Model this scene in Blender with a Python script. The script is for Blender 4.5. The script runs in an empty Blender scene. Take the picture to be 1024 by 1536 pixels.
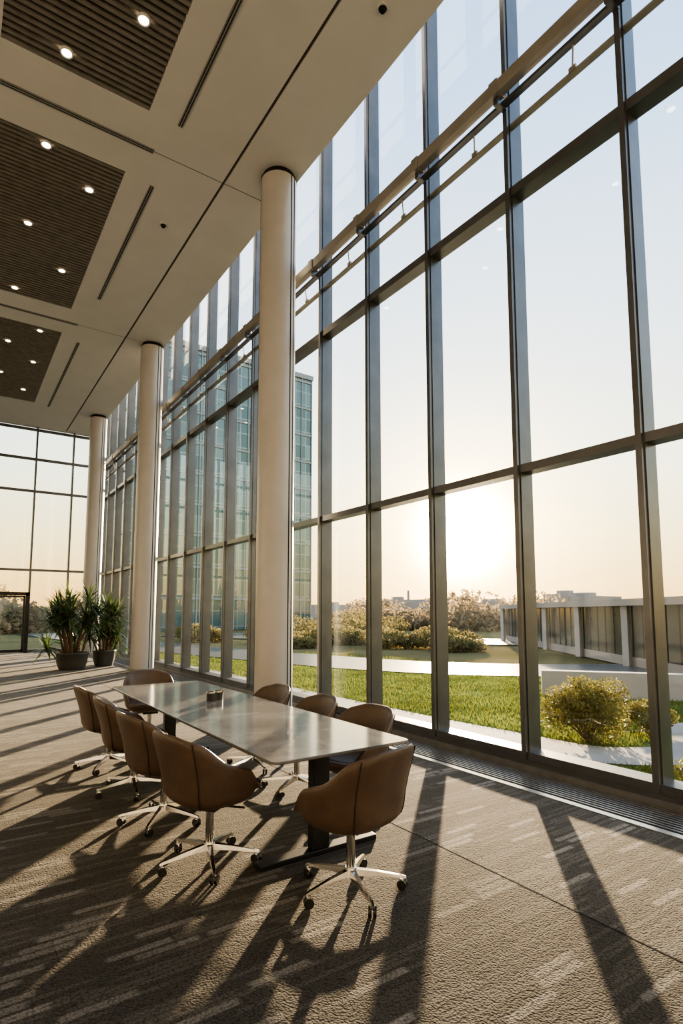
import bpy, math, random
from mathutils import Vector, Matrix
random.seed(7)
scene=bpy.context.scene
COL=bpy.context.collection
try: scene.view_settings.look='AgX - Medium High Contrast'
except Exception: pass
# ------------------------------------------------------------------ helpers
def new_mat(name):
    m=bpy.data.materials.new(name);m.use_nodes=True
    nt=m.node_tree;b=nt.nodes['Principled BSDF']
    return m,nt,b
def simple(name,col,rough=.5,metal=0.,noise=0.,nscale=20.,bump=0.,bscale=60.,coat=0.,spec=None,transl=0.):
    m,nt,b=new_mat(name)
    b.inputs['Roughness'].default_value=rough;b.inputs['Metallic'].default_value=metal
    b.inputs['Base Color'].default_value=(*col,1)
    if coat: b.inputs['Coat Weight'].default_value=coat;b.inputs['Coat Roughness'].default_value=.1
    if spec is not None: b.inputs['Specular IOR Level'].default_value=spec
    tc=nt.nodes.new('ShaderNodeTexCoord')
    r=None
    if noise>0:
        n=nt.nodes.new('ShaderNodeTexNoise');n.inputs['Scale'].default_value=nscale;n.inputs['Detail'].default_value=5
        nt.links.new(tc.outputs['Object'],n.inputs['Vector'])
        r=nt.nodes.new('ShaderNodeValToRGB')
        r.color_ramp.elements[0].position=.3;r.color_ramp.elements[1].position=.7
        r.color_ramp.elements[0].color=(*[c*(1-noise) for c in col],1)
        r.color_ramp.elements[1].color=(*[min(1,c*(1+noise)) for c in col],1)
        nt.links.new(n.outputs['Fac'],r.inputs['Fac']);nt.links.new(r.outputs['Color'],b.inputs['Base Color'])
    if bump>0:
        n=nt.nodes.new('ShaderNodeTexNoise');n.inputs['Scale'].default_value=bscale;n.inputs['Detail'].default_value=3
        nt.links.new(tc.outputs['Object'],n.inputs['Vector'])
        bp=nt.nodes.new('ShaderNodeBump');bp.inputs['Strength'].default_value=bump;bp.inputs['Distance'].default_value=.01
        nt.links.new(n.outputs['Fac'],bp.inputs['Height']);nt.links.new(bp.outputs['Normal'],b.inputs['Normal'])
    if transl>0:
        t=nt.nodes.new('ShaderNodeBsdfTranslucent');mx=nt.nodes.new('ShaderNodeMixShader');mx.inputs[0].default_value=transl
        t.inputs[0].default_value=(*col,1)
        if r: nt.links.new(r.outputs['Color'],t.inputs[0])
        nt.links.new(b.outputs[0],mx.inputs[1]);nt.links.new(t.outputs[0],mx.inputs[2]);nt.links.new(mx.outputs[0],nt.nodes['Material Output'].inputs[0])
    return m
class MB:
    def __init__(s): s.v=[];s.f=[];s.m=[];s.sm=[]
    def add(s,vs,fs,mi=0,smooth=False):
        o=len(s.v);s.v.extend([tuple(v) for v in vs])
        for f in fs: s.f.append([i+o for i in f]);s.m.append(mi);s.sm.append(smooth)
    def box(s,x0,x1,y0,y1,z0,z1,mi=0):
        s.add([(x0,y0,z0),(x1,y0,z0),(x1,y1,z0),(x0,y1,z0),(x0,y0,z1),(x1,y0,z1),(x1,y1,z1),(x0,y1,z1)],
              [(0,3,2,1),(4,5,6,7),(0,1,5,4),(1,2,6,5),(2,3,7,6),(3,0,4,7)],mi)
    def cyl(s,c,r0,r1,z0,z1,n=24,mi=0,smooth=True,caps=True):
        cx,cy=c
        vs=[(cx+r0*math.cos(2*math.pi*i/n),cy+r0*math.sin(2*math.pi*i/n),z0) for i in range(n)]+[(cx+r1*math.cos(2*math.pi*i/n),cy+r1*math.sin(2*math.pi*i/n),z1) for i in range(n)]
        s.add(vs,[(i,(i+1)%n,n+(i+1)%n,n+i) for i in range(n)],mi,smooth)
        if caps:
            s.add(vs[:n],[tuple(reversed(range(n)))],mi);s.add(vs[n:],[tuple(range(n))],mi)
    def tube(s,pts,r,n=8,mi=0,caps=True):
        pts=[Vector(p) for p in pts];k=len(pts)
        rs=r if isinstance(r,(list,tuple)) else [r]*k
        vs=[];up=Vector((0,0,1))
        for i,p in enumerate(pts):
            t=(pts[min(i+1,k-1)]-pts[max(i-1,0)]).normalized()
            a=t.cross(up)
            if a.length<1e-3: a=t.cross(Vector((1,0,0)))
            a.normalize();b=t.cross(a)
            for j in range(n):
                q=2*math.pi*j/n;vs.append(p+a*math.cos(q)*rs[i]+b*math.sin(q)*rs[i])
        fs=[(i*n+j,i*n+(j+1)%n,(i+1)*n+(j+1)%n,(i+1)*n+j) for i in range(k-1) for j in range(n)]
        s.add(vs,fs,mi,True)
        if caps:
            s.add(vs[:n],[tuple(range(n))],mi);s.add(vs[-n:],[tuple(range(n))],mi)
    def mesh(s,name,mats):
        me=bpy.data.meshes.new(name);me.from_pydata(s.v,[],s.f)
        for m in mats: me.materials.append(m)
        me.polygons.foreach_set('material_index',s.m);me.polygons.foreach_set('use_smooth',s.sm)
        me.update();return me
    def obj(s,name,mats,parent=None,bevel=0.,fix=True):
        me=s.mesh(name,mats)
        if fix:
            import bmesh
            bm=bmesh.new();bm.from_mesh(me);bmesh.ops.recalc_face_normals(bm,faces=bm.faces);bm.to_mesh(me);bm.free()
        o=bpy.data.objects.new(name,me);COL.objects.link(o)
        if parent: o.parent=parent
        if bevel:
            b=o.modifiers.new('bevel','BEVEL');b.width=bevel;b.segments=2;b.limit_method='ANGLE'
        return o
def empty(name,loc=(0,0,0),rz=0.):
    e=bpy.data.objects.new(name,None);e.location=loc;e.rotation_euler=(0,0,rz);COL.objects.link(e);e.empty_display_size=.2
    return e
def inst(name,me,parent,mods=None):
    o=bpy.data.objects.new(name,me);COL.objects.link(o);o.parent=parent
    return o
# ------------------------------------------------------------------ materials
M_alu=simple('anodised_aluminium',(.12,.125,.135),.34,.7,noise=.12,nscale=3)
M_alu_l=simple('aluminium_light',(.30,.285,.265),.42,.5,noise=.1,nscale=4)
M_white=simple('ceiling_paint',(.55,.545,.54),.7,noise=.03,nscale=2,bump=.05,bscale=80)
M_wall=simple('wall_paint',(.34,.33,.32),.8,noise=.04,nscale=2)
M_dark=simple('dark_gap',(.02,.02,.02),.9,noise=.1,spec=.05)
M_gap=simple('ceiling_reveal',(.10,.095,.09),.9,noise=.1,spec=.05)
M_col=simple('column_cladding',(.45,.435,.415),.38,.1,noise=.04,nscale=3)
M_chrome=simple('chrome',(.6,.59,.57),.16,1.,noise=.05)
M_black=simple('black_plastic',(.015,.015,.015),.4,noise=.2)
M_steel=simple('dark_steel',(.035,.035,.038),.35,.7,noise=.15)
M_leather=simple('brown_leather',(.086,.056,.038),.42,noise=.18,nscale=9,bump=.25,bscale=140)
M_leather2=simple('brown_leather_seam',(.025,.018,.012),.6,noise=.1)
M_slat=simple('ceiling_slat_wood',(.17,.155,.14),.55,noise=.2,nscale=6)
M_slot=simple('diffuser_slot',(.24,.235,.23),.5,.1,noise=.1)
M_grille=simple('floor_grille',(.24,.24,.24),.35,.6,noise=.15,nscale=8)
M_trimL=simple('grille_edge',(.6,.58,.55),.3,.8,noise=.05)
M_pot=simple('planter_ceramic',(.05,.048,.045),.45,noise=.2)
M_soil=simple('soil',(.05,.035,.022),.95,noise=.4,nscale=40)
M_leaf=simple('palm_leaf',(.075,.115,.04),.4,noise=.4,nscale=5,transl=.3)
M_trunk=simple('palm_trunk',(.12,.08,.05),.85,noise=.3,nscale=25,bump=.5,bscale=40)
M_grass=simple('lawn',(.11,.14,.035),1.,noise=.35,nscale=.9,spec=0.)
M_blade=simple('grass_blade',(.16,.185,.045),.8,noise=.4,nscale=1.2,spec=.1,transl=.4)
M_field=simple('dry_field',(.17,.135,.06),1.,noise=.3,nscale=.12,spec=0.)
M_road=simple('asphalt',(.10,.095,.09),.30,noise=.15,nscale=.6)
M_path=simple('concrete_path',(.30,.28,.25),.8,noise=.12,nscale=1.2,spec=.1)
M_conc=simple('concrete_wall',(.36,.35,.34),.8,noise=.1,nscale=1.,spec=.2)
M_foli=simple('foliage',(.20,.17,.07),.8,noise=.5,nscale=3,spec=.1,transl=.5)
M_far=simple('far_foliage',(.30,.23,.14),.9,noise=.3,nscale=.5,spec=.0,transl=.5)  # distance haze put into the base colour: lighter, warmer leaves
M_bld=simple('pavilion_glazing',(.09,.105,.10),.2,.3,noise=.35,nscale=.4)
M_fbld=simple('distant_building_wall',(.30,.27,.24),.8,noise=.1,nscale=.1)
def glass_mat(name,tint=(.95,.975,.97),r0=.04):
    # thin architectural pane: straight-through transmission + Schlick mirror reflection
    m=bpy.data.materials.new(name);m.use_nodes=True;nt=m.node_tree;nt.nodes.clear()
    o=nt.nodes.new('ShaderNodeOutputMaterial');mx=nt.nodes.new('ShaderNodeMixShader')
    t=nt.nodes.new('ShaderNodeBsdfTransparent');g=nt.nodes.new('ShaderNodeBsdfGlossy');fr=nt.nodes.new('ShaderNodeLayerWeight')
    t.inputs[0].default_value=(*tint,1);g.inputs['Roughness'].default_value=.01;g.inputs['Color'].default_value=(.9,.95,1,1)
    fr.inputs['Blend'].default_value=.5
    p=nt.nodes.new('ShaderNodeMath');p.operation='POWER';p.inputs[1].default_value=5.
    ml=nt.nodes.new('ShaderNodeMath');ml.operation='MULTIPLY_ADD';ml.inputs[1].default_value=.9-r0;ml.inputs[2].default_value=r0
    nt.links.new(fr.outputs['Facing'],p.inputs[0]);nt.links.new(p.outputs[0],ml.inputs[0]);nt.links.new(ml.outputs[0],mx.inputs[0])
    nt.links.new(t.outputs[0],mx.inputs[1]);nt.links.new(g.outputs[0],mx.inputs[2]);nt.links.new(mx.outputs[0],o.inputs[0])
    return m
M_glass=glass_mat('window_glass')
def emis(name,col,s):
    m=bpy.data.materials.new(name);m.use_nodes=True;nt=m.node_tree;nt.nodes.clear()
    o=nt.nodes.new('ShaderNodeOutputMaterial');e=nt.nodes.new('ShaderNodeEmission');e.inputs[0].default_value=(*col,1);e.inputs[1].default_value=s
    nt.links.new(e.outputs[0],o.inputs[0]);return m
M_lamp=emis('downlight_led',(1,.78,.5),40.)
# carpet
def carpet():
    m,nt,b=new_mat('carpet');N=nt.nodes;L=nt.links
    b.inputs['Roughness'].default_value=.95;b.inputs['Specular IOR Level'].default_value=.1
    b.inputs['Sheen Weight'].default_value=.08;b.inputs['Sheen Roughness'].default_value=.5
    b.inputs['Sheen Tint'].default_value=(1,.93,.82,1)
    tc=N.new('ShaderNodeTexCoord');sp=N.new('ShaderNodeSeparateXYZ');L.new(tc.outputs['Object'],sp.inputs[0])
    def mth(op,a,bb=None,c=None):
        n=N.new('ShaderNodeMath');n.operation=op
        for i,v in enumerate((a,bb,c)):
            if v is None: continue
            if isinstance(v,(int,float)): n.inputs[i].default_value=v
            else: L.new(v,n.inputs[i])
        return n.outputs[0]
    X,Y=sp.outputs[0],sp.outputs[1]
    def dash(rowh,ln,thr,seed,wfrac):
        ry=mth('DIVIDE',Y,rowh);row=mth('FLOOR',ry);fy=mth('SUBTRACT',ry,row)
        w=N.new('ShaderNodeTexWhiteNoise');w.noise_dimensions='1D';L.new(mth('ADD',row,seed),w.inputs['W'])
        rx=mth('ADD',mth('DIVIDE',X,ln),mth('MULTIPLY',w.outputs['Value'],7.));cx=mth('FLOOR',rx);fx=mth('SUBTRACT',rx,cx)
        cb=N.new('ShaderNodeCombineXYZ');L.new(row,cb.inputs[0]);L.new(cx,cb.inputs[1]);cb.inputs[2].default_value=seed
        w2=N.new('ShaderNodeTexWhiteNoise');w2.noise_dimensions='3D';L.new(cb.outputs[0],w2.inputs['Vector'])
        on=mth('GREATER_THAN',w2.outputs['Value'],thr)
        ey=mth('SMOOTH_MIN',1.,mth('MULTIPLY',mth('SUBTRACT',wfrac,mth('ABSOLUTE',mth('SUBTRACT',fy,.5))),8.),.1)
        ex=mth('SMOOTH_MIN',1.,mth('MULTIPLY',mth('SUBTRACT',.46,mth('ABSOLUTE',mth('SUBTRACT',fx,.5))),14.),.1)
        r=mth('MULTIPLY',mth('MAXIMUM',ey,0.),mth('MAXIMUM',ex,0.))
        return mth('MULTIPLY',r,on)
    d1=dash(.060,.36,.82,3.1,.42);d2=dash(.031,.8,.55,11.7,.45)
    br=N.new('ShaderNodeTexBrick');br.inputs['Scale'].default_value=1.;br.inputs['Brick Width'].default_value=1.;br.inputs['Row Height'].default_value=.25
    br.inputs['Mortar Size'].default_value=.003;br.inputs['Color1'].default_value=(.7,.7,.7,1);br.inputs['Color2'].default_value=(1,1,1,1);br.inputs['Mortar'].default_value=(.6,.6,.6,1)
    L.new(tc.outputs['Object'],br.inputs['Vector'])
    no=N.new('ShaderNodeTexNoise');no.inputs['Scale'].default_value=120;no.inputs['Detail'].default_value=2;L.new(tc.outputs['Object'],no.inputs['Vector'])
    vo=N.new('ShaderNodeTexVoronoi');vo.inputs['Scale'].default_value=95;L.new(tc.outputs['Object'],vo.inputs['Vector'])
    # shade painted darker round the table, sunlit floor beyond painted lighter
    far_lit=mth('GREATER_THAN',Y,6.5);shade_x=mth('LESS_THAN',X,2.878)
    tone=mth('ADD',mth('MULTIPLY',far_lit,1.35),mth('MULTIPLY',mth('SUBTRACT',1.,far_lit),mth('SUBTRACT',1.12,mth('MULTIPLY',shade_x,.46))))
    f=mth('ADD',mth('MULTIPLY',mth('MULTIPLY',d1,.75),mth('SUBTRACT',1.,mth('MULTIPLY',far_lit,.6))),mth('MULTIPLY',d2,.22))
    mx=N.new('ShaderNodeMix');mx.data_type='RGBA';L.new(f,mx.inputs[0])
    mx.inputs[6].default_value=(.076,.073,.067,1);mx.inputs[7].default_value=(.33,.31,.28,1)
    m2=N.new('ShaderNodeMix');m2.data_type='RGBA';m2.blend_type='MULTIPLY';m2.inputs[0].default_value=1;L.new(mx.outputs[2],m2.inputs[6]);L.new(br.outputs['Color'],m2.inputs[7])
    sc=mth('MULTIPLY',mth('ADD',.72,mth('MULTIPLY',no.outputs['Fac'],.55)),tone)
    sc2=mth('MULTIPLY',sc,mth('SUBTRACT',1.3,mth('MULTIPLY',vo.outputs['Distance'],1.)))
    m3=N.new('ShaderNodeMix');m3.data_type='RGBA';m3.blend_type='MULTIPLY';m3.inputs[0].default_value=1;m3.clamp_result=False;L.new(m2.outputs[2],m3.inputs[6]);L.new(sc2,m3.inputs[7])
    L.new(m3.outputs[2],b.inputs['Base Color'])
    bp=N.new('ShaderNodeBump');bp.inputs['Strength'].default_value=.5;bp.inputs['Distance'].default_value=.006;bp.invert=True
    L.new(vo.outputs['Distance'],bp.inputs['Height']);L.new(bp.outputs['Normal'],b.inputs['Normal'])
    return m
M_carpet=carpet()
def stone():
    m,nt,b=new_mat('table_stone');N=nt.nodes;L=nt.links
    tc=N.new('ShaderNodeTexCoord');n=N.new('ShaderNodeTexNoise');n.inputs['Scale'].default_value=2.2;n.inputs['Detail'].default_value=9;n.inputs['Distortion'].default_value=1.5
    L.new(tc.outputs['Object'],n.inputs['Vector']);r=N.new('ShaderNodeValToRGB');e=r.color_ramp.elements
    e[0].position=.3;e[0].color=(.10,.10,.098,1);e[1].position=.72;e[1].color=(.23,.225,.215,1)
    L.new(n.outputs['Fac'],r.inputs['Fac']);L.new(r.outputs['Color'],b.inputs['Base Color'])
    b.inputs['Roughness'].default_value=.12
    return m
M_stone=stone()
def tower_mat():
    m,nt,b=new_mat('tower_glass');N=nt.nodes;L=nt.links
    tc=N.new('ShaderNodeTexCoord');mp=N.new('ShaderNodeMapping');mp.inputs['Rotation'].default_value=(math.radians(90),0,0);L.new(tc.outputs['Object'],mp.inputs['Vector'])
    n=N.new('ShaderNodeTexBrick');n.offset=0;n.inputs['Scale'].default_value=1;n.inputs['Brick Width'].default_value=1.5;n.inputs['Row Height'].default_value=1.75
    n.inputs['Mortar Size'].default_value=.06;n.inputs['Color1'].default_value=(.08,.14,.15,1);n.inputs['Color2'].default_value=(.16,.24,.25,1);n.inputs['Mortar'].default_value=(.28,.32,.32,1)
    L.new(mp.outputs[0],n.inputs['Vector']);L.new(n.outputs['Color'],b.inputs['Base Color'])
    b.inputs['Roughness'].default_value=.12;b.inputs['Metallic'].default_value=.35
    return m
M_tower=tower_mat()
# ------------------------------------------------------------------ room shell
XW=5.05;YE=26.;XL=-9.;YB=-6.;H=9.3;HT=14.
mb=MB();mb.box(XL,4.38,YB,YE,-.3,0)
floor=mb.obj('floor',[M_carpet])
mb=MB();mb.box(2.874,2.882,YB,YE-.5,.0,.0015,0);o=mb.obj('trim_1',[M_dark])
# perimeter grille
mb=MB();mb.box(4.38,5.3,YB,YE,-.3,-.012,1)
mb.box(4.38,4.45,YB,YE,-.012,.006,2)
y=YB
for i in range(9): mb.box(4.50+i*.05,4.52+i*.05,YB,YE,-.012,.003,0)
mb.box(4.93,5.22,YB,YE,-.012,.05,0)
mb.obj('trim_2',[M_grille,M_dark,M_trimL])
# ceiling
trays=[(-3.,1.2),(2.75,8.2),(9.65,15.1),(16.55,22.85)]
mb=MB()
zt=H+.35
for (a,b_) in [(XL,.12),(2.08,3.575),(3.625,4.68)]:
    mb.box(a,b_,YB,YE,H,zt,0)
ys=[YB]+[q for t in trays for q in t]+[YE]
for i in range(0,len(ys),2):
    mb.box(.12,2.08,ys[i],ys[i+1],H,zt,0)
mb.box(XL,4.68,YB,YE,zt,zt+.1,1)
mb.box(3.575,3.625,YB,YE,H+.03,zt,1)
for yj in (1.98,8.93,15.85): mb.box(2.2,4.68,yj-.006,yj+.006,H-.002,H+.002,1)
ceiling=mb.obj('ceiling',[M_white,M_gap])
for (y0,y1) in trays:
    mb=MB();yy=y0+.03
    while yy<y1-.03:
        mb.box(.12,2.08,yy,yy+.05,H-.0,H+.09,0);yy+=.105
    mb.box(.12,2.08,y0,y1,H+.09,H+.1,1)
    mb.obj('ceiling_slat_panel',[M_slat,M_dark])
for x0,x1,y0,y1 in [(2.52,2.60,2.9,8.2),(2.52,2.60,9.72,14.2),(2.52,2.60,16.93,23.),(.15,2.36,8.88,8.98),(.15,2.36,15.80,15.9),(.15,2.36,1.93,2.03)]:
    mb=MB();mb.box(x0,x1,y0,y1,H-.012,H-.001,0)
    if x1-x0>y1-y0:
        mb.box(x0+.01,x1-.01,y0+.02,y0+.035,H-.014,H-.01,1);mb.box(x0+.01,x1-.01,y1-.035,y1-.02,H-.014,H-.01,1)
    else:
        mb.box(x0+.015,x0+.03,y0+.01,y1-.01,H-.014,H-.01,1);mb.box(x1-.03,x1-.015,y0+.01,y1-.01,H-.014,H-.01,1)
    mb.obj('linear_air_diffuser',[M_slot,M_dark])
for (x,y_) in [(1.63,6.87),(.88,7.91),(1.63,3.6),(.88,4.9),(.86,9.78),(1.64,10.44),(.82,12.07),(1.62,13.41),(.81,14.77),(1.56,16.74),(.89,17.89),(1.64,19.03),(.86,20.4),(1.61,21.63)]:
    e=empty('ceiling_downlight',(x,y_,H-.02))
    mb=MB()
    n=24
    vs=[];prof=[(.085,.02),(.085,-.012),(.066,-.012),(.06,.01)]
    for r,z in prof: vs+=[(r*math.cos(2*math.pi*i/n),r*math.sin(2*math.pi*i/n),z) for i in range(n)]
    mb.add(vs,[(k*n+i,k*n+(i+1)%n,(k+1)*n+(i+1)%n,(k+1)*n+i) for k in range(3) for i in range(n)],0,True)
    mb.cyl((0,0),.06,.06,.0,.008,mi=1)
    mb.obj('housing',[M_white,M_lamp],e)
    l=bpy.data.lights.new('spot','SPOT');l.energy=60;l.color=(1,.8,.58);l.spot_size=math.radians(100);l.spot_blend=.6;l.shadow_soft_size=.06
    lo=bpy.data.objects.new('lamp',l);COL.objects.link(lo);lo.parent=e;lo.location=(0,0,-.03)
for (x,y_) in [(3.04,10.62),(4.1,5.0)]:
    mb=MB();mb.cyl((x,y_),.075,.075,H-.02,H,mi=0);mb.cyl((x,y_),.03,.055,H-.06,H-.02,mi=1)
    mb.obj('smoke_detector',[M_white,M_dark])
mb=MB();mb.box(XL-.2,XL,YB,YE,0,HT,0);mb.obj('wall_left',[M_wall])
mb=MB();mb.box(XL-.2,5.3,YB-.2,YB,0,HT,0);mb.obj('wall_back',[M_wall])
mb=MB();mb.box(4.6,4.68,YB,YE,H+.45,HT,0);mb.box(4.6,5.3,YB,YE,HT,HT+.2,0);mb.box(XL,4.6,YB,YE,HT,HT+.2,0);mb.obj('wall_right',[M_white])
# ------------------------------------------------------------------ curtain wall right
w=empty('window_1')
mb=MB();ky=[5.2+1.34*k for k in range(-8,16)]
for yk in ky:
    mb.box(4.985,5.03,yk-.028,yk+.028,.05,HT,0)
    mb.box(5.03,5.20,yk-.040,yk+.040,.05,HT,0)
    mb.box(5.20,5.24,yk-.03,yk+.03,.05,HT,0)
for z,hh in [(3.18,.045),(6.43,.055)]:
    mb.box(5.02,5.20,YB,YE,z-hh,z+hh,0)
mb.box(5.0,5.24,YB,YE,.05,.17,0);mb.box(4.97,5.0,YB,YE,.05,.09,0)
mb.box(5.0,5.24,YB,YE,HT-.1,HT,0)
mb.obj('mullions',[M_alu],w)
mb=MB()
mb.box(4.80,4.90,YB,YE,7.54,7.66,0);mb.box(4.80,4.83,YB,YE,7.66,7.70,0)
mb.box(4.91,4.985,YB,YE,7.46,7.50,1)
mb.box(5.03,5.1,YB,YE,7.24,7.27,0)
for yk in ky:
    mb.box(4.83,5.0,yk-.03,yk+.03,7.44,7.56,1)
    mb.box(4.785,4.915,yk-.06,yk+.06,7.53,7.71,0)
    mb.box(5.02,5.05,yk+.46,yk+.54,7.26,7.31,0);mb.tube([(4.96,yk+.44,7.47),(5.02,yk+.49,7.30)],.009,6,0)
mb.obj('service_rail',[M_alu_l,M_alu],w)
mb=MB();mb.add([(5.13,YB,.1),(5.13,YE,.1),(5.13,YE,HT),(5.13,YB,HT)],[(0,1,2,3)])
mb.obj('glass',[M_glass],w,fix=False)
w=empty('window_2')
mb=MB();xs=[5.05,3.95,2.55,1.1,-.3,-1.7,-3.1,-4.5,-5.9,-7.3,-8.7]
for x in xs: mb.box(x-.035,x+.035,YE-.06,YE+.12,.0 if x!=1.1 else 2.35,H,0)
for z in (3.33,6.6,7.95,9.2): mb.box(XL,5.1,YE-.05,YE+.1,z-.045,z+.045,0)
mb.box(2.55,5.1,YE-.05,YE+.1,0,.12,0);mb.box(XL,-.3,YE-.05,YE+.1,0,.12,0)
mb.obj('mullions',[M_alu],w)
mb=MB();mb.add([(XL,YE+.03,.0),(5.1,YE+.03,.0),(5.1,YE+.03,H+.4),(XL,YE+.03,H+.4)],[(0,1,2,3)]);mb.obj('glass',[M_glass],w,fix=False)
mb=MB();mb.box(XL,5.1,YE-.05,YE+.1,H,HT,0);mb.obj('wall_end',[M_white])
d=empty('door_1')
mb=MB()
mb.box(-.35,-.23,YE-.2,YE-.07,0,2.4,0);mb.box(2.42,2.56,YE-.2,YE-.07,0,2.4,0);mb.box(-.35,2.56,YE-.2,YE-.07,2.28,2.42,0)
for a,b_ in [(-.21,1.08),(1.12,2.41)]:
    mb.box(a,a+.07,YE-.17,YE-.1,.02,2.27,0);mb.box(b_-.07,b_,YE-.17,YE-.1,.02,2.27,0)
    mb.box(a,b_,YE-.17,YE-.1,.02,.14,0);mb.box(a,b_,YE-.17,YE-.1,2.2,2.27,0)
    hx=b_-.13 if a<0 else a+.13
    mb.tube([(hx,YE-.23,.8),(hx,YE-.23,1.5)],.015,8,1)
    for hz in (.85,1.45): mb.tube([(hx,YE-.23,hz),(hx,YE-.13,hz)],.01,6,1)
mb.obj('frame',[M_steel,M_chrome],d)
mb=MB()
for a,b_ in [(-.21,1.08),(1.12,2.41)]: mb.add([(a,YE-.13,.1),(b_,YE-.13,.1),(b_,YE-.13,2.25),(a,YE-.13,2.25)],[(0,1,2,3)])
mb.obj('door_glass',[M_glass],d,fix=False)
for yc in (.55,8.25,15.9,23.1):
    e=empty('round_column',(4.36,yc,0))
    mb=MB();mb.cyl((0,0),.31,.31,.0,H-.10,n=64,caps=False)
    mb.cyl((0,0),.325,.325,0,.09,n=64,mi=1)
    mb.cyl((0,0),.315,.315,H-.10,H-.07,n=64,mi=2);mb.cyl((0,0),.28,.28,H-.07,H,n=48,mi=2)
    for a in (-72,-56,110,160):
        q=math.radians(a);c,s=math.cos(q),math.sin(q);t=.011
        p=[(c*.305-s*t,s*.305+c*t),(c*.3125-s*t,s*.3125+c*t),(c*.3125+s*t,s*.3125-c*t),(c*.305+s*t,s*.305-c*t)]
        mb.add([(x,y_,.1) for x,y_ in p]+[(x,y_,H-.1) for x,y_ in p],[(0,1,5,4),(1,2,6,5),(2,3,7,6)],2)
    mb.obj('shaft',[M_col,M_alu_l,M_dark],e)
# ------------------------------------------------------------------ conference table
T=empty('conference_table',(2.13,5.05,0))
mb=MB()
hx,hy=.535,2.05
def rr(hx,hy,r,z,n=6):
    out=[]
    for cx,cy,a0 in [(hx-r,hy-r,0),(-hx+r,hy-r,90),(-hx+r,-hy+r,180),(hx-r,-hy+r,270)]:
        for i in range(n+1):
            a=math.radians(a0+90*i/n);out.append((cx+r*math.cos(a),cy+r*math.sin(a),z))
    return out
rings=[rr(hx-.07,hy-.07,.03,.700),rr(hx-.002,hy-.002,.05,.722),rr(hx,hy,.05,.726),rr(hx,hy,.05,.737),rr(hx-.003,hy-.003,.05,.74)]
n=len(rings[0])
for k in range(4): mb.add(rings[k]+rings[k+1],[(i,(i+1)%n,n+(i+1)%n,n+i) for i in range(n)],1 if k<1 else 0)
mb.add(rings[-1],[tuple(range(n))],0);mb.add(rings[0],[tuple(range(n))],1)
mb.obj('tabletop',[M_stone,M_black],T)
for nm,yy in (('pedestal_1',-1.70),('pedestal_2',1.5)):
    mb=MB();mb.box(-.46,.46,yy-.05,yy+.05,.0,.035,0);mb.box(-.065,.065,yy-.035,yy+.035,.035,.68,0);mb.box(-.36,.36,yy-.06,yy+.06,.67,.70,0)
    mb.obj(nm,[M_steel],T,bevel=.004)
mb=MB();mb.box(-.04,.04,-1.65,1.45,.6,.67,0);mb.obj('stretcher',[M_steel],T)
e=empty('desk_organiser',(2.22,5.44,.741),.4)
mb=MB()
for cx in (-.05,.045):
    mb.cyl((cx,0),.048,.048,0,.075,n=28,mi=0);mb.cyl((cx,0),.049,.049,.075,.088,n=28,mi=1);mb.cyl((cx,0),.03,.03,.088,.094,n=20,mi=0)
mb.box(-.05,.045,-.03,.03,0,.07,0)
mb.obj('body',[M_black,M_chrome],e)
# ------------------------------------------------------------------ chairs
def sstep(a,b,x):
    t=max(0,min(1,(x-a)/(b-a)));return t*t*(3-2*t)
def rimh(a): # a deg from back
    a=abs(a)
    h=.865
    h-=.035*sstep(20,46,a)
    h-=.16*sstep(44,84,a)
    h-=.04*sstep(80,108,a)
    h-=.165*sstep(106,134,a)
    return h
def plan(a,s=1.):
    q=math.radians(a)
    ex=2.9
    c=abs(math.cos(q));sn=abs(math.sin(q))
    r=1/((c**ex+sn**ex)**(1/ex))
    x=r*math.sin(q)*.33;y=-r*math.cos(q)*(.30 if math.cos(q)>0 else .28)
    return x*s,y*s
def make_shell():
    vs=[];fs=[];n=56
    prof=[(.001,.385,0),(.3,.385,0),(.6,.39,0),(.76,.405,0),(.86,.44,0),(.90,.475,.0),(.93,None,.25),(.96,None,.5),(.985,None,.75),(1.0,None,1.)]
    for s,z,t in prof:
        for i in range(n):
            a=-180+360*i/n;h=rimh(a);x,y=plan(a,s)
            zz=z if z is not None else .475+(max(h,.48)-.475)*t
            zz=min(zz,h) if z is None else zz
            back=max(0,math.cos(math.radians(a)))
            y-=.075*t*back**1.5*sstep(0,1,t)
            vs.append((x,y,zz))
    k=len(prof)
    for r in range(k-1):
        for i in range(n): fs.append((r*n+i,r*n+(i+1)%n,(r+1)*n+(i+1)%n,(r+1)*n+i))
    fs.append(tuple(range(n)))
    mb=MB();mb.add(vs,fs,0,True)
    o=mb.obj('tmp',[M_leather])
    so=o.modifiers.new('s','SOLIDIFY');so.thickness=.038;so.offset=-1
    su=o.modifiers.new('u','SUBSURF');su.levels=1;su.render_levels=1
    dg=bpy.context.evaluated_depsgraph_get();me=bpy.data.meshes.new_from_object(o.evaluated_get(dg));me.name='chair_shell'
    bpy.data.objects.remove(o);return me
def make_cushion():
    mb=MB();n=40;prof=[(.05,.44),(.8,.44),(.84,.455),(.85,.475),(.82,.495),(.7,.505),(.3,.508),(.02,.508)]
    vs=[]
    for s,z in prof:
        for i in range(n):
            x,y=plan(-180+360*i/n,s);vs.append((x,y+.01,z))
    mb.add(vs,[(r*n+i,r*n+(i+1)%n,(r+1)*n+(i+1)%n,(r+1)*n+i) for r in range(len(prof)-1) for i in range(n)],0,True)
    mb.add(vs[-n:],[tuple(range(n))],0,True)
    return mb.mesh('chair_cushion',[M_leather])
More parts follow.
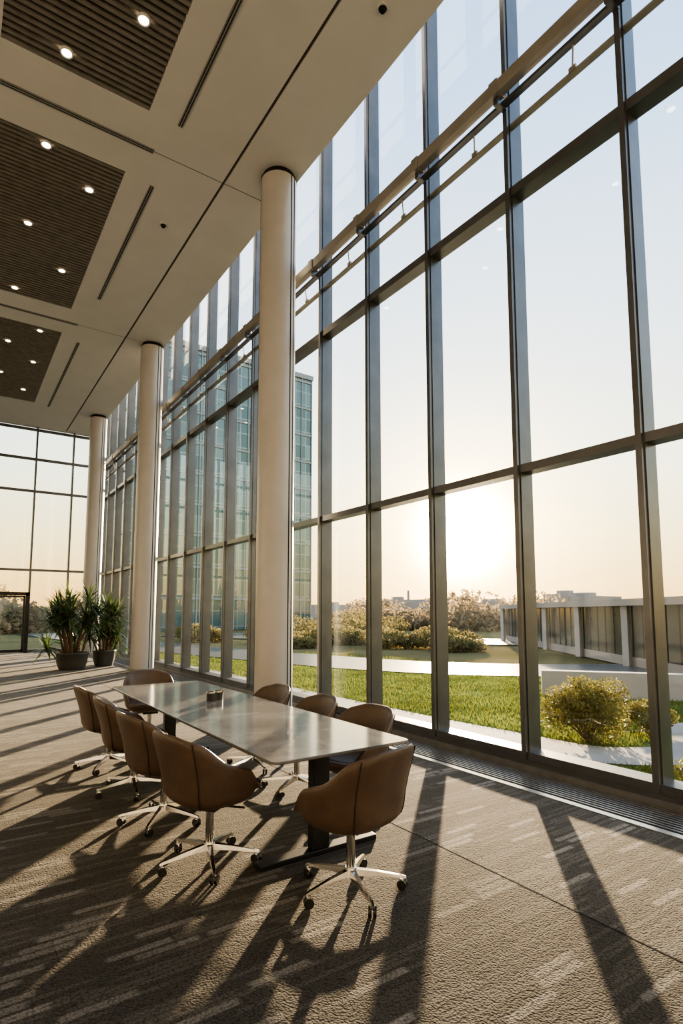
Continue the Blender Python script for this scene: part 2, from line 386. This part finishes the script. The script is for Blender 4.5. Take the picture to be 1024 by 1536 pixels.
def make_seams():
    mb=MB()
    for a in (-43,43):
        pts=[]
        for s,z,t in [(.90,.475,0),(.93,0,.25),(.96,0,.5),(.985,0,.75),(1.0,0,.98)]:
            h=rimh(a);x,y=plan(a,s+.004);zz=.475+(h-.475)*t
            y-=.075*t*math.cos(math.radians(a))**1.5*sstep(0,1,t)
            pts.append((x,y,zz))
        x,y=plan(a,.78);pts=[(x,y,.408)]+[(plan(a,.87)[0],plan(a,.87)[1],.44)]+pts
        mb.tube(pts,.0045,6,0)
    return mb.mesh('chair_seams',[M_leather2])
def make_base():
    mb=MB()
    mb.cyl((0,0),.026,.026,.10,.34,n=20,mi=0);mb.cyl((0,0),.016,.016,.34,.37,n=16,mi=0)
    mb.cyl((0,0),.045,.034,.085,.135,n=24,mi=0)
    mb.box(-.09,.09,-.10,.10,.355,.388,1)
    mb.tube([(.08,0,.365),(.24,.02,.362)],.007,6,1)
    for k in range(5):
        q=2*math.pi*k/5+.3;c,s=math.cos(q),math.sin(q)
        def P(r,w,z): return (c*r-s*w,s*r+c*w,z)
        secs=[(.03,.024,.09,.125),(.16,.017,.083,.108),(.30,.011,.068,.083),(.325,.009,.064,.076)]
        vs=[]
        for r,w,z0,z1 in secs: vs+=[P(r,-w,z0),P(r,w,z0),P(r,w*.7,z1),P(r,-w*.7,z1)]
        fs=[(j*4+i,j*4+(i+1)%4,(j+1)*4+(i+1)%4,(j+1)*4+i) for j in range(3) for i in range(4)]+[(12,13,14,15),(3,2,1,0)]
        mb.add(vs,fs,0)
        mb.cyl((c*.315,s*.315),.009,.009,.045,.07,n=10,mi=0)
        ca=q+1.1;cc,ss=math.cos(ca),math.sin(ca);cx,cy=c*.315-ss*.012,s*.315+cc*.012
        for off in (-.013,.013):
            nn=16;vs=[]
            for sgn in (-.009,.009):
                for i in range(nn):
                    t=2*math.pi*i/nn
                    vs.append((cx+cc*(off+sgn)-ss*.028*math.cos(t),cy+ss*(off+sgn)+cc*.028*math.cos(t),.028+.028*math.sin(t)))
            mb.add(vs,[(i,(i+1)%nn,nn+(i+1)%nn,nn+i) for i in range(nn)],1,True)
            mb.add(vs,[tuple(range(nn)),tuple(range(nn,2*nn))],1)
        mb.cyl((cx,cy),.02,.016,.04,.06,n=12,mi=0)
    import bmesh
    me=mb.mesh('chair_base',[M_chrome,M_black]);bm=bmesh.new();bm.from_mesh(me);bmesh.ops.recalc_face_normals(bm,faces=bm.faces);bm.to_mesh(me);bm.free();return me
ME=[('shell',make_shell()),('cushion',make_cushion()),('seams',make_seams()),('star_base',make_base())]
def chair(x,y,face,sp=0.,drop=0.):
    # drop: seat height adjustment of the gas lift
    e=empty('office_armchair',(x,y,0),math.radians(face))
    for n_,me in ME:
        o=inst(n_,me,e)
        if n_=='star_base': o.rotation_euler=(0,0,sp);o.scale=(1,1,(.37-drop)/.37 if drop>0 else 1)
        else: o.location=(0,0,-drop)
chair(2.005,2.80,14,.15)
chair(1.46,3.62,-80,.5,-.008);chair(1.44,4.52,-84,.2);chair(1.44,5.42,-95,.9);chair(1.44,6.38,-88,.3)
chair(2.76,3.88,96,.1,.05);chair(2.72,4.66,88,.6,.05);chair(2.70,5.52,92,.2,.04)
chair(2.15,7.42,172,0.,.02)
# ------------------------------------------------------------------ palms in planters
def palm(x,y,hh,seed,potr,spread=1.,ns=18):
    rnd=random.Random(seed)
    e=empty('potted_palm',(x,y,0),rnd.random()*6)
    mb=MB()
    prof=[(potr*.78,0),(potr*.95,.2),(potr*1.0,.42),(potr*1.05,.44),(potr*1.05,.48),(potr*.92,.48),(potr*.9,.42)]
    n=28;vs=[(r*math.cos(2*math.pi*i/n),r*math.sin(2*math.pi*i/n),z) for r,z in prof for i in range(n)]
    mb.add(vs,[(k*n+i,k*n+(i+1)%n,(k+1)*n+(i+1)%n,(k+1)*n+i) for k in range(len(prof)-1) for i in range(n)],0,True)
    mb.add(vs[:n],[tuple(range(n))],0);mb.cyl((0,0),potr*.9,potr*.9,.40,.42,n=28,mi=1)
    mb.obj('planter',[M_pot,M_soil],e)
    mb=MB();ml=MB()
    for k in range(ns):
        a=2*math.pi*k/ns*2.6+rnd.random();r=rnd.random()*potr*.6;top=rnd.uniform(.6,hh*.76);lean=spread*rnd.uniform(.2,.6)*(1.15-top/hh)+.05
        bx,by=r*math.cos(a),r*math.sin(a);a2=a+rnd.uniform(-.4,.4)
        tx,ty=bx+lean*math.cos(a2),by+lean*math.sin(a2)
        mb.tube([(bx,by,.4),((bx+tx)/2,(by+ty)/2,(.4+top)/2+.05),(tx,ty,top)],[.035,.028,.02],7,0)
        for j in range(52):
            az=rnd.random()*6.28;el=rnd.uniform(-.3,1.45);ln=rnd.uniform(.45,.8);w=rnd.uniform(.018,.03)
            p=Vector((tx,ty,top-rnd.random()*.18));d=Vector((math.cos(az)*math.cos(el),math.sin(az)*math.cos(el),math.sin(el)))
            side=Vector((-math.sin(az),math.cos(az),0));pts=[];segs=5
            for s in range(segs+1):
                ww=w*math.sin(math.pi*min(.98,.12+.88*s/segs))
                pts.append(p-side*ww);pts.append(p+side*ww)
                d=(d+Vector((0,0,-.16))).normalized();p=p+d*ln/segs
            ml.add(pts,[(2*s,2*s+1,2*s+3,2*s+2) for s in range(segs)],0,True)
    mb.obj('stems',[M_trunk],e);ml.obj('leaves',[M_leaf],e,fix=False)
palm(2.88,17.6,2.75,3,.42,1.2,18);palm(3.86,18.2,2.45,5,.32,.6,13)
# ------------------------------------------------------------------ exterior
ZG=-.4
mb=MB();mb.add([(-300,-200,ZG-.05),(900,-200,ZG-.05),(900,900,ZG-.05),(-300,900,ZG-.05)],[(0,1,2,3)]);mb.obj('field_ground',[M_field])
mb=MB();mb.add([(5.9,-10,ZG),(17.2,-10,ZG),(17.2,2,ZG),(15.5,17,ZG),(13,26,ZG),(9,44,ZG),(5.9,44,ZG)],[tuple(range(7))],0)
PATH=[(6.9,30),(7.1,16),(7.2,9),(7.4,6.2),(7.7,4.6),(9.0,3.9),(10.4,4.6),(11.5,4.2),(13.2,2)]
def smooth(pts,n=6):
    P=[Vector(p) for p in pts];P=[P[0]*2-P[1]]+P+[P[-1]*2-P[-2]];out=[]
    for i in range(1,len(P)-2):
        for k in range(n):
            t=k/n;a,b,c,d=P[i-1],P[i],P[i+1],P[i+2]
            out.append(tuple(.5*((2*b)+(c-a)*t+(2*a-5*b+4*c-d)*t*t+(3*b-a-3*c+d)*t**3)))
    out.append(tuple(P[-2]));return out
ROAD=smooth([(7,60),(10,34),(12.3,22),(14,16),(17,12.2),(22,9),(30,4)]);PS=smooth(PATH)
rnd=random.Random(11);cnt=0
while cnt<42000:
    x=rnd.uniform(5.95,16.5);y_=rnd.uniform(1.5,30)
    if rnd.random()>min(1,9/(math.hypot(x,y_)))**1.5: continue
    if min((x-p[0])**2+(y_-p[1])**2 for p in PS)<.30: continue
    if min((x-p[0])**2+(y_-p[1])**2 for p in ROAD)<5.3: continue
    if y_>2.5*(20-x)+12: continue
    cnt+=1
    a=rnd.random()*6.28;hh=rnd.uniform(.04,.09);w_=rnd.uniform(.008,.016);lx,ly=rnd.uniform(-.04,.04),rnd.uniform(-.04,.04)
    c,s=math.cos(a)*w_,math.sin(a)*w_
    mb.add([(x-c,y_-s,ZG),(x+c,y_+s,ZG),(x+lx,y_+ly,ZG+hh)],[(0,1,2)],1)
mb.obj('lawn',[M_grass,M_blade],fix=False)
mb=MB();mb.box(5.3,5.88,-10,30,ZG-.04,ZG+.05,0)
mb.box(5.26,5.32,YB,YE,ZG-.1,0.05,0);mb.obj('terrace_paving',[M_path])
def strip(name,pts,w,z,mat):
    mb=MB();vs=[]
    for i,p in enumerate(pts):
        a=Vector(pts[max(0,i-1)]);b=Vector(pts[min(len(pts)-1,i+1)]);t=(b-a).normalized();nn=Vector((-t.y,t.x))
        vs+=[(p[0]+nn.x*w/2,p[1]+nn.y*w/2,z),(p[0]-nn.x*w/2,p[1]-nn.y*w/2,z)]
    mb.add(vs,[(2*i,2*i+1,2*i+3,2*i+2) for i in range(len(pts)-1)]);return mb.obj(name,[mat])
strip('garden_path',PS,1.0,ZG+.012,M_path)
strip('road',ROAD,4.2,ZG+.03,M_road)
strip('car_park',smooth([(48,8),(36,20),(26,32),(18,50)]),8.,ZG+.03,M_road)
def wallseg(mb,a,b,t,z0,z1,mi=0):
    a=Vector(a);b=Vector(b);d=(b-a).normalized();n_=Vector((-d.y,d.x))*t/2
    p=[a+n_,a-n_,b-n_,b+n_]
    mb.add([(q.x,q.y,z0) for q in p]+[(q.x,q.y,z1) for q in p],[(0,3,2,1),(4,5,6,7),(0,1,5,4),(1,2,6,5),(2,3,7,6),(3,0,4,7)],mi)
mb=MB();wallseg(mb,(12.0,8.7),(14.4,5.6),.3,ZG,ZG+.6);wallseg(mb,(14.4,5.6),(17.5,-1),.3,ZG,ZG+.6);mb.obj('garden_kerb',[M_conc])
mb=MB();a=Vector((20.,5.8));b2=Vector((34.5,24.8))
wallseg(mb,a,b2,5.,ZG,1.85,0);wallseg(mb,a-Vector((.3,.4)),b2,6.0,1.85,2.1,1)
d=(b2-a).normalized();nn=Vector((-d.y,d.x))
for i in range(6):
    p=a+(b2-a)*(i/5)+nn*2.75
    mb.box(p.x-.12,p.x+.12,p.y-.12,p.y+.12,ZG,1.85,2)
for j in range(31):
    q=a+(b2-a)*(j/30)+nn*2.5;mb.box(q.x-.025,q.x+.025,q.y-.025,q.y+.025,ZG,1.85,3)
wallseg(mb,a+nn*2.5,b2+nn*2.5,.12,ZG,ZG+.35,1)
mb.obj('pavilion_building',[M_bld,M_fbld,M_conc,M_steel])
tw=MB();tw.box(14.7,36.8,60,82,ZG,31.5,0)
z=ZG+3.5
while z<31.5: tw.box(14.6,36.9,59.9,82.1,z-.12,z+.12,1);z+=3.5
for i in range(16): tw.box(14.7+i*1.473-.05,14.7+i*1.473+.05,59.85,60,ZG,31.8,1)
tw.box(14.5,37,59.8,82.2,31.5,32.1,1)
M_tf=simple('tower_frame',(.26,.30,.30),.5,.3,noise=.1)
tw.obj('glass_tower',[M_tower,M_tf])
def blob(mb,c,r,rz,n,leaf,rnd,mi=0):
    for i in range(n):
        d=Vector((rnd.gauss(0,1),rnd.gauss(0,1),rnd.gauss(0,1))).normalized()*(rnd.random()**.35)
        p=Vector((c[0]+d.x*r,c[1]+d.y*r,max(ZG,c[2]+d.z*rz)))
        u=Vector((rnd.gauss(0,1),rnd.gauss(0,1),rnd.gauss(0,1))).normalized();v=u.cross(Vector((rnd.gauss(0,1),rnd.gauss(0,1),rnd.gauss(0,1)))).normalized()
        s=leaf*rnd.uniform(.6,1.3)
        mb.add([p-u*s,p+v*s*.5,p+u*s,p-v*s*.5],[(0,1,2,3)],mi)
rnd=random.Random(4)
def bush(name,x,y,r,h,n,leaf,mat=M_foli,k_=9):
    mb=MB()
    for k in range(k_):
        a=2*math.pi*k/k_*2.3+rnd.random();rr_=rnd.uniform(.25,.66);zz=ZG+h*rnd.uniform(.25,.72)*(1.15-.4*rr_)
        mb.tube([(x,y,ZG),(x+math.cos(a)*r*rr_,y+math.sin(a)*r*rr_,zz)],[.02,.008],5,1)
        blob(mb,(x+math.cos(a)*r*rr_,y+math.sin(a)*r*rr_,zz),r*.40,h*.27,n//k_,leaf,rnd)
    return mb.obj(name,[mat,M_trunk],fix=False)
M_bushy=simple('shrub_leaves',(.18,.165,.045),.6,noise=.6,nscale=4,transl=.4)
bush('garden_shrub',8.3,5.2,.74,1.2,8000,.03,M_bushy,12)
bush('garden_shrub',7.3,3.0,.5,.55,3500,.025,M_bushy)
bush('garden_shrub',9.6,4.9,.5,.6,3000,.028,M_bushy)
mb=MB()
for (x,y_,r,h,n) in [(20.5,25,1.4,1.0,700),(22.5,23,1.6,1.2,800),(20,30,2.,1.2,800),(17,33,1.6,1.1,600),(24,34,2.2,1.5,900),(22,40,3,1.8,900),(31,42,3,2.2,900),(28,38,2,1.8,600),(21.5,21,1.2,.8,500),(14,38,1.6,1.2,700),(16,28,1,.7,400)]:
    blob(mb,(x,y_,ZG+h*.5),r,h*.55,n*2,.11,rnd)
    blob(mb,(x+r*.8,y_-r*.5,ZG+h*.35),r*.7,h*.4,n,.11,rnd)
mb.obj('meadow_shrubs',[M_foli],fix=False)
mb=MB()
for i in range(230):
    az=math.radians(rnd.uniform(36,100) if i<190 else rnd.uniform(-6,10));dd=rnd.uniform(62,120);hh=rnd.uniform(1.4,3.0) if rnd.random()<.93 else 4.6
    if i>=190: hh+=1.2
    blob(mb,(dd*math.sin(az),dd*math.cos(az),ZG+hh*.45),rnd.uniform(2,5),hh*.55,420,.35,rnd)
mb.obj('tree_line',[M_far],fix=False)
def fb(mb,px,w,dd,h):
    az=math.radians(34.7)+math.atan((px-512)/840);c=Vector((dd*math.sin(az),dd*math.cos(az)))
    mb.box(c.x-w/2,c.x+w/2,c.y-w/3,c.y+w/3,ZG,h,0);mb.box(c.x-w/5,c.x,c.y-w/6,c.y+w/6,h,h+.9,0)
mb=MB()
for px,w,dd,h in [(560,14,170,3.6),(600,10,180,5.5),(640,16,160,4.2),(700,20,170,3.8),(745,16,150,4.0),(800,18,150,3.2),(850,10,150,6.),(880,14,150,5.4),(500,20,190,4.)]: fb(mb,px,w,dd,h)
az=math.radians(34.7)+math.atan(100/840);mb.cyl((180*math.sin(az),180*math.cos(az)),.5,.35,ZG,8.5,n=12)
mb.obj('distant_buildings',[M_fbld])
# ------------------------------------------------------------------ light
AZ=math.radians(46.9);EL=math.radians(8.)
sd=Vector((math.sin(AZ)*math.cos(EL),math.cos(AZ)*math.cos(EL),math.sin(EL)))
sl=bpy.data.lights.new('sun','SUN');sl.energy=30.;sl.color=(1,.73,.45);sl.angle=math.radians(.7)
so=bpy.data.objects.new('sun',sl);COL.objects.link(so);so.rotation_euler=sd.to_track_quat('Z','Y').to_euler();so.location=(30,30,20)
W=bpy.data.worlds.new('sky');scene.world=W;W.use_nodes=True;nt=W.node_tree;N=nt.nodes;L=nt.links;N.clear()
out=N.new('ShaderNodeOutputWorld');bg=N.new('ShaderNodeBackground');tc=N.new('ShaderNodeTexCoord')
nm=N.new('ShaderNodeVectorMath');nm.operation='NORMALIZE';L.new(tc.outputs['Generated'],nm.inputs[0])
sp=N.new('ShaderNodeSeparateXYZ');L.new(nm.outputs[0],sp.inputs[0])
rp=N.new('ShaderNodeValToRGB');e=rp.color_ramp.elements
e[0].position=0.;e[0].color=(.95,.52,.15,1);e[1].position=1.;e[1].color=(.22,.40,.75,1)
for p,c in [(.05,(1.0,.64,.22)),(.12,(1.0,.82,.42)),(.24,(.92,.95,.80)),(.42,(.66,.80,.93)),(.7,(.38,.58,.88))]:
    q=e.new(p);q.color=(*c,1)
L.new(sp.outputs[2],rp.inputs[0])
dt=N.new('ShaderNodeVectorMath');dt.operation='DOT_PRODUCT';L.new(nm.outputs[0],dt.inputs[0]);dt.inputs[1].default_value=sd
def mth(op,a,b=None):
    n=N.new('ShaderNodeMath');n.operation=op
    for i,v in enumerate((a,b)):
        if v is None: continue
        if isinstance(v,(int,float)): n.inputs[i].default_value=v
        else: L.new(v,n.inputs[i])
    return n.outputs[0]
dc=mth('MAXIMUM',dt.outputs['Value'],0.)
g1=mth('MULTIPLY',mth('POWER',dc,9.),1.3);g2=mth('MULTIPLY',mth('POWER',dc,80.),6.);g3=mth('MULTIPLY',mth('POWER',dc,900.),150.)
def colmul(col,fac):
    v=N.new('ShaderNodeVectorMath');v.operation='SCALE';v.inputs[0].default_value=col;L.new(fac,v.inputs['Scale']);return v.outputs[0]
def vadd(a,b):
    v=N.new('ShaderNodeVectorMath');v.operation='ADD';L.new(a,v.inputs[0]);L.new(b,v.inputs[1]);return v.outputs[0]
base=N.new('ShaderNodeVectorMath');base.operation='SCALE';L.new(rp.outputs[0],base.inputs[0]);base.inputs['Scale'].default_value=2.5
tot=vadd(vadd(base.outputs[0],colmul((1,.76,.40),g1)),vadd(colmul((1,.62,.20),g2),colmul((1,.78,.45),g3)))
L.new(tot,bg.inputs[0]);bg.inputs[1].default_value=1.;L.new(bg.outputs[0],out.inputs[0])
# ------------------------------------------------------------------ camera
cam=bpy.data.cameras.new('camera');co=bpy.data.objects.new('camera',cam);COL.objects.link(co)
cam.sensor_fit='VERTICAL';cam.sensor_height=36;cam.sensor_width=24;cam.lens=36*840/1536
ph=5.5;cam.shift_y=(918-840*math.tan(math.radians(ph))-768)/1536
cam.clip_end=2000;cam.clip_start=.05
co.location=(0,0,1.62);co.rotation_euler=(math.radians(90+ph),0,math.radians(-34.7))
scene.camera=co
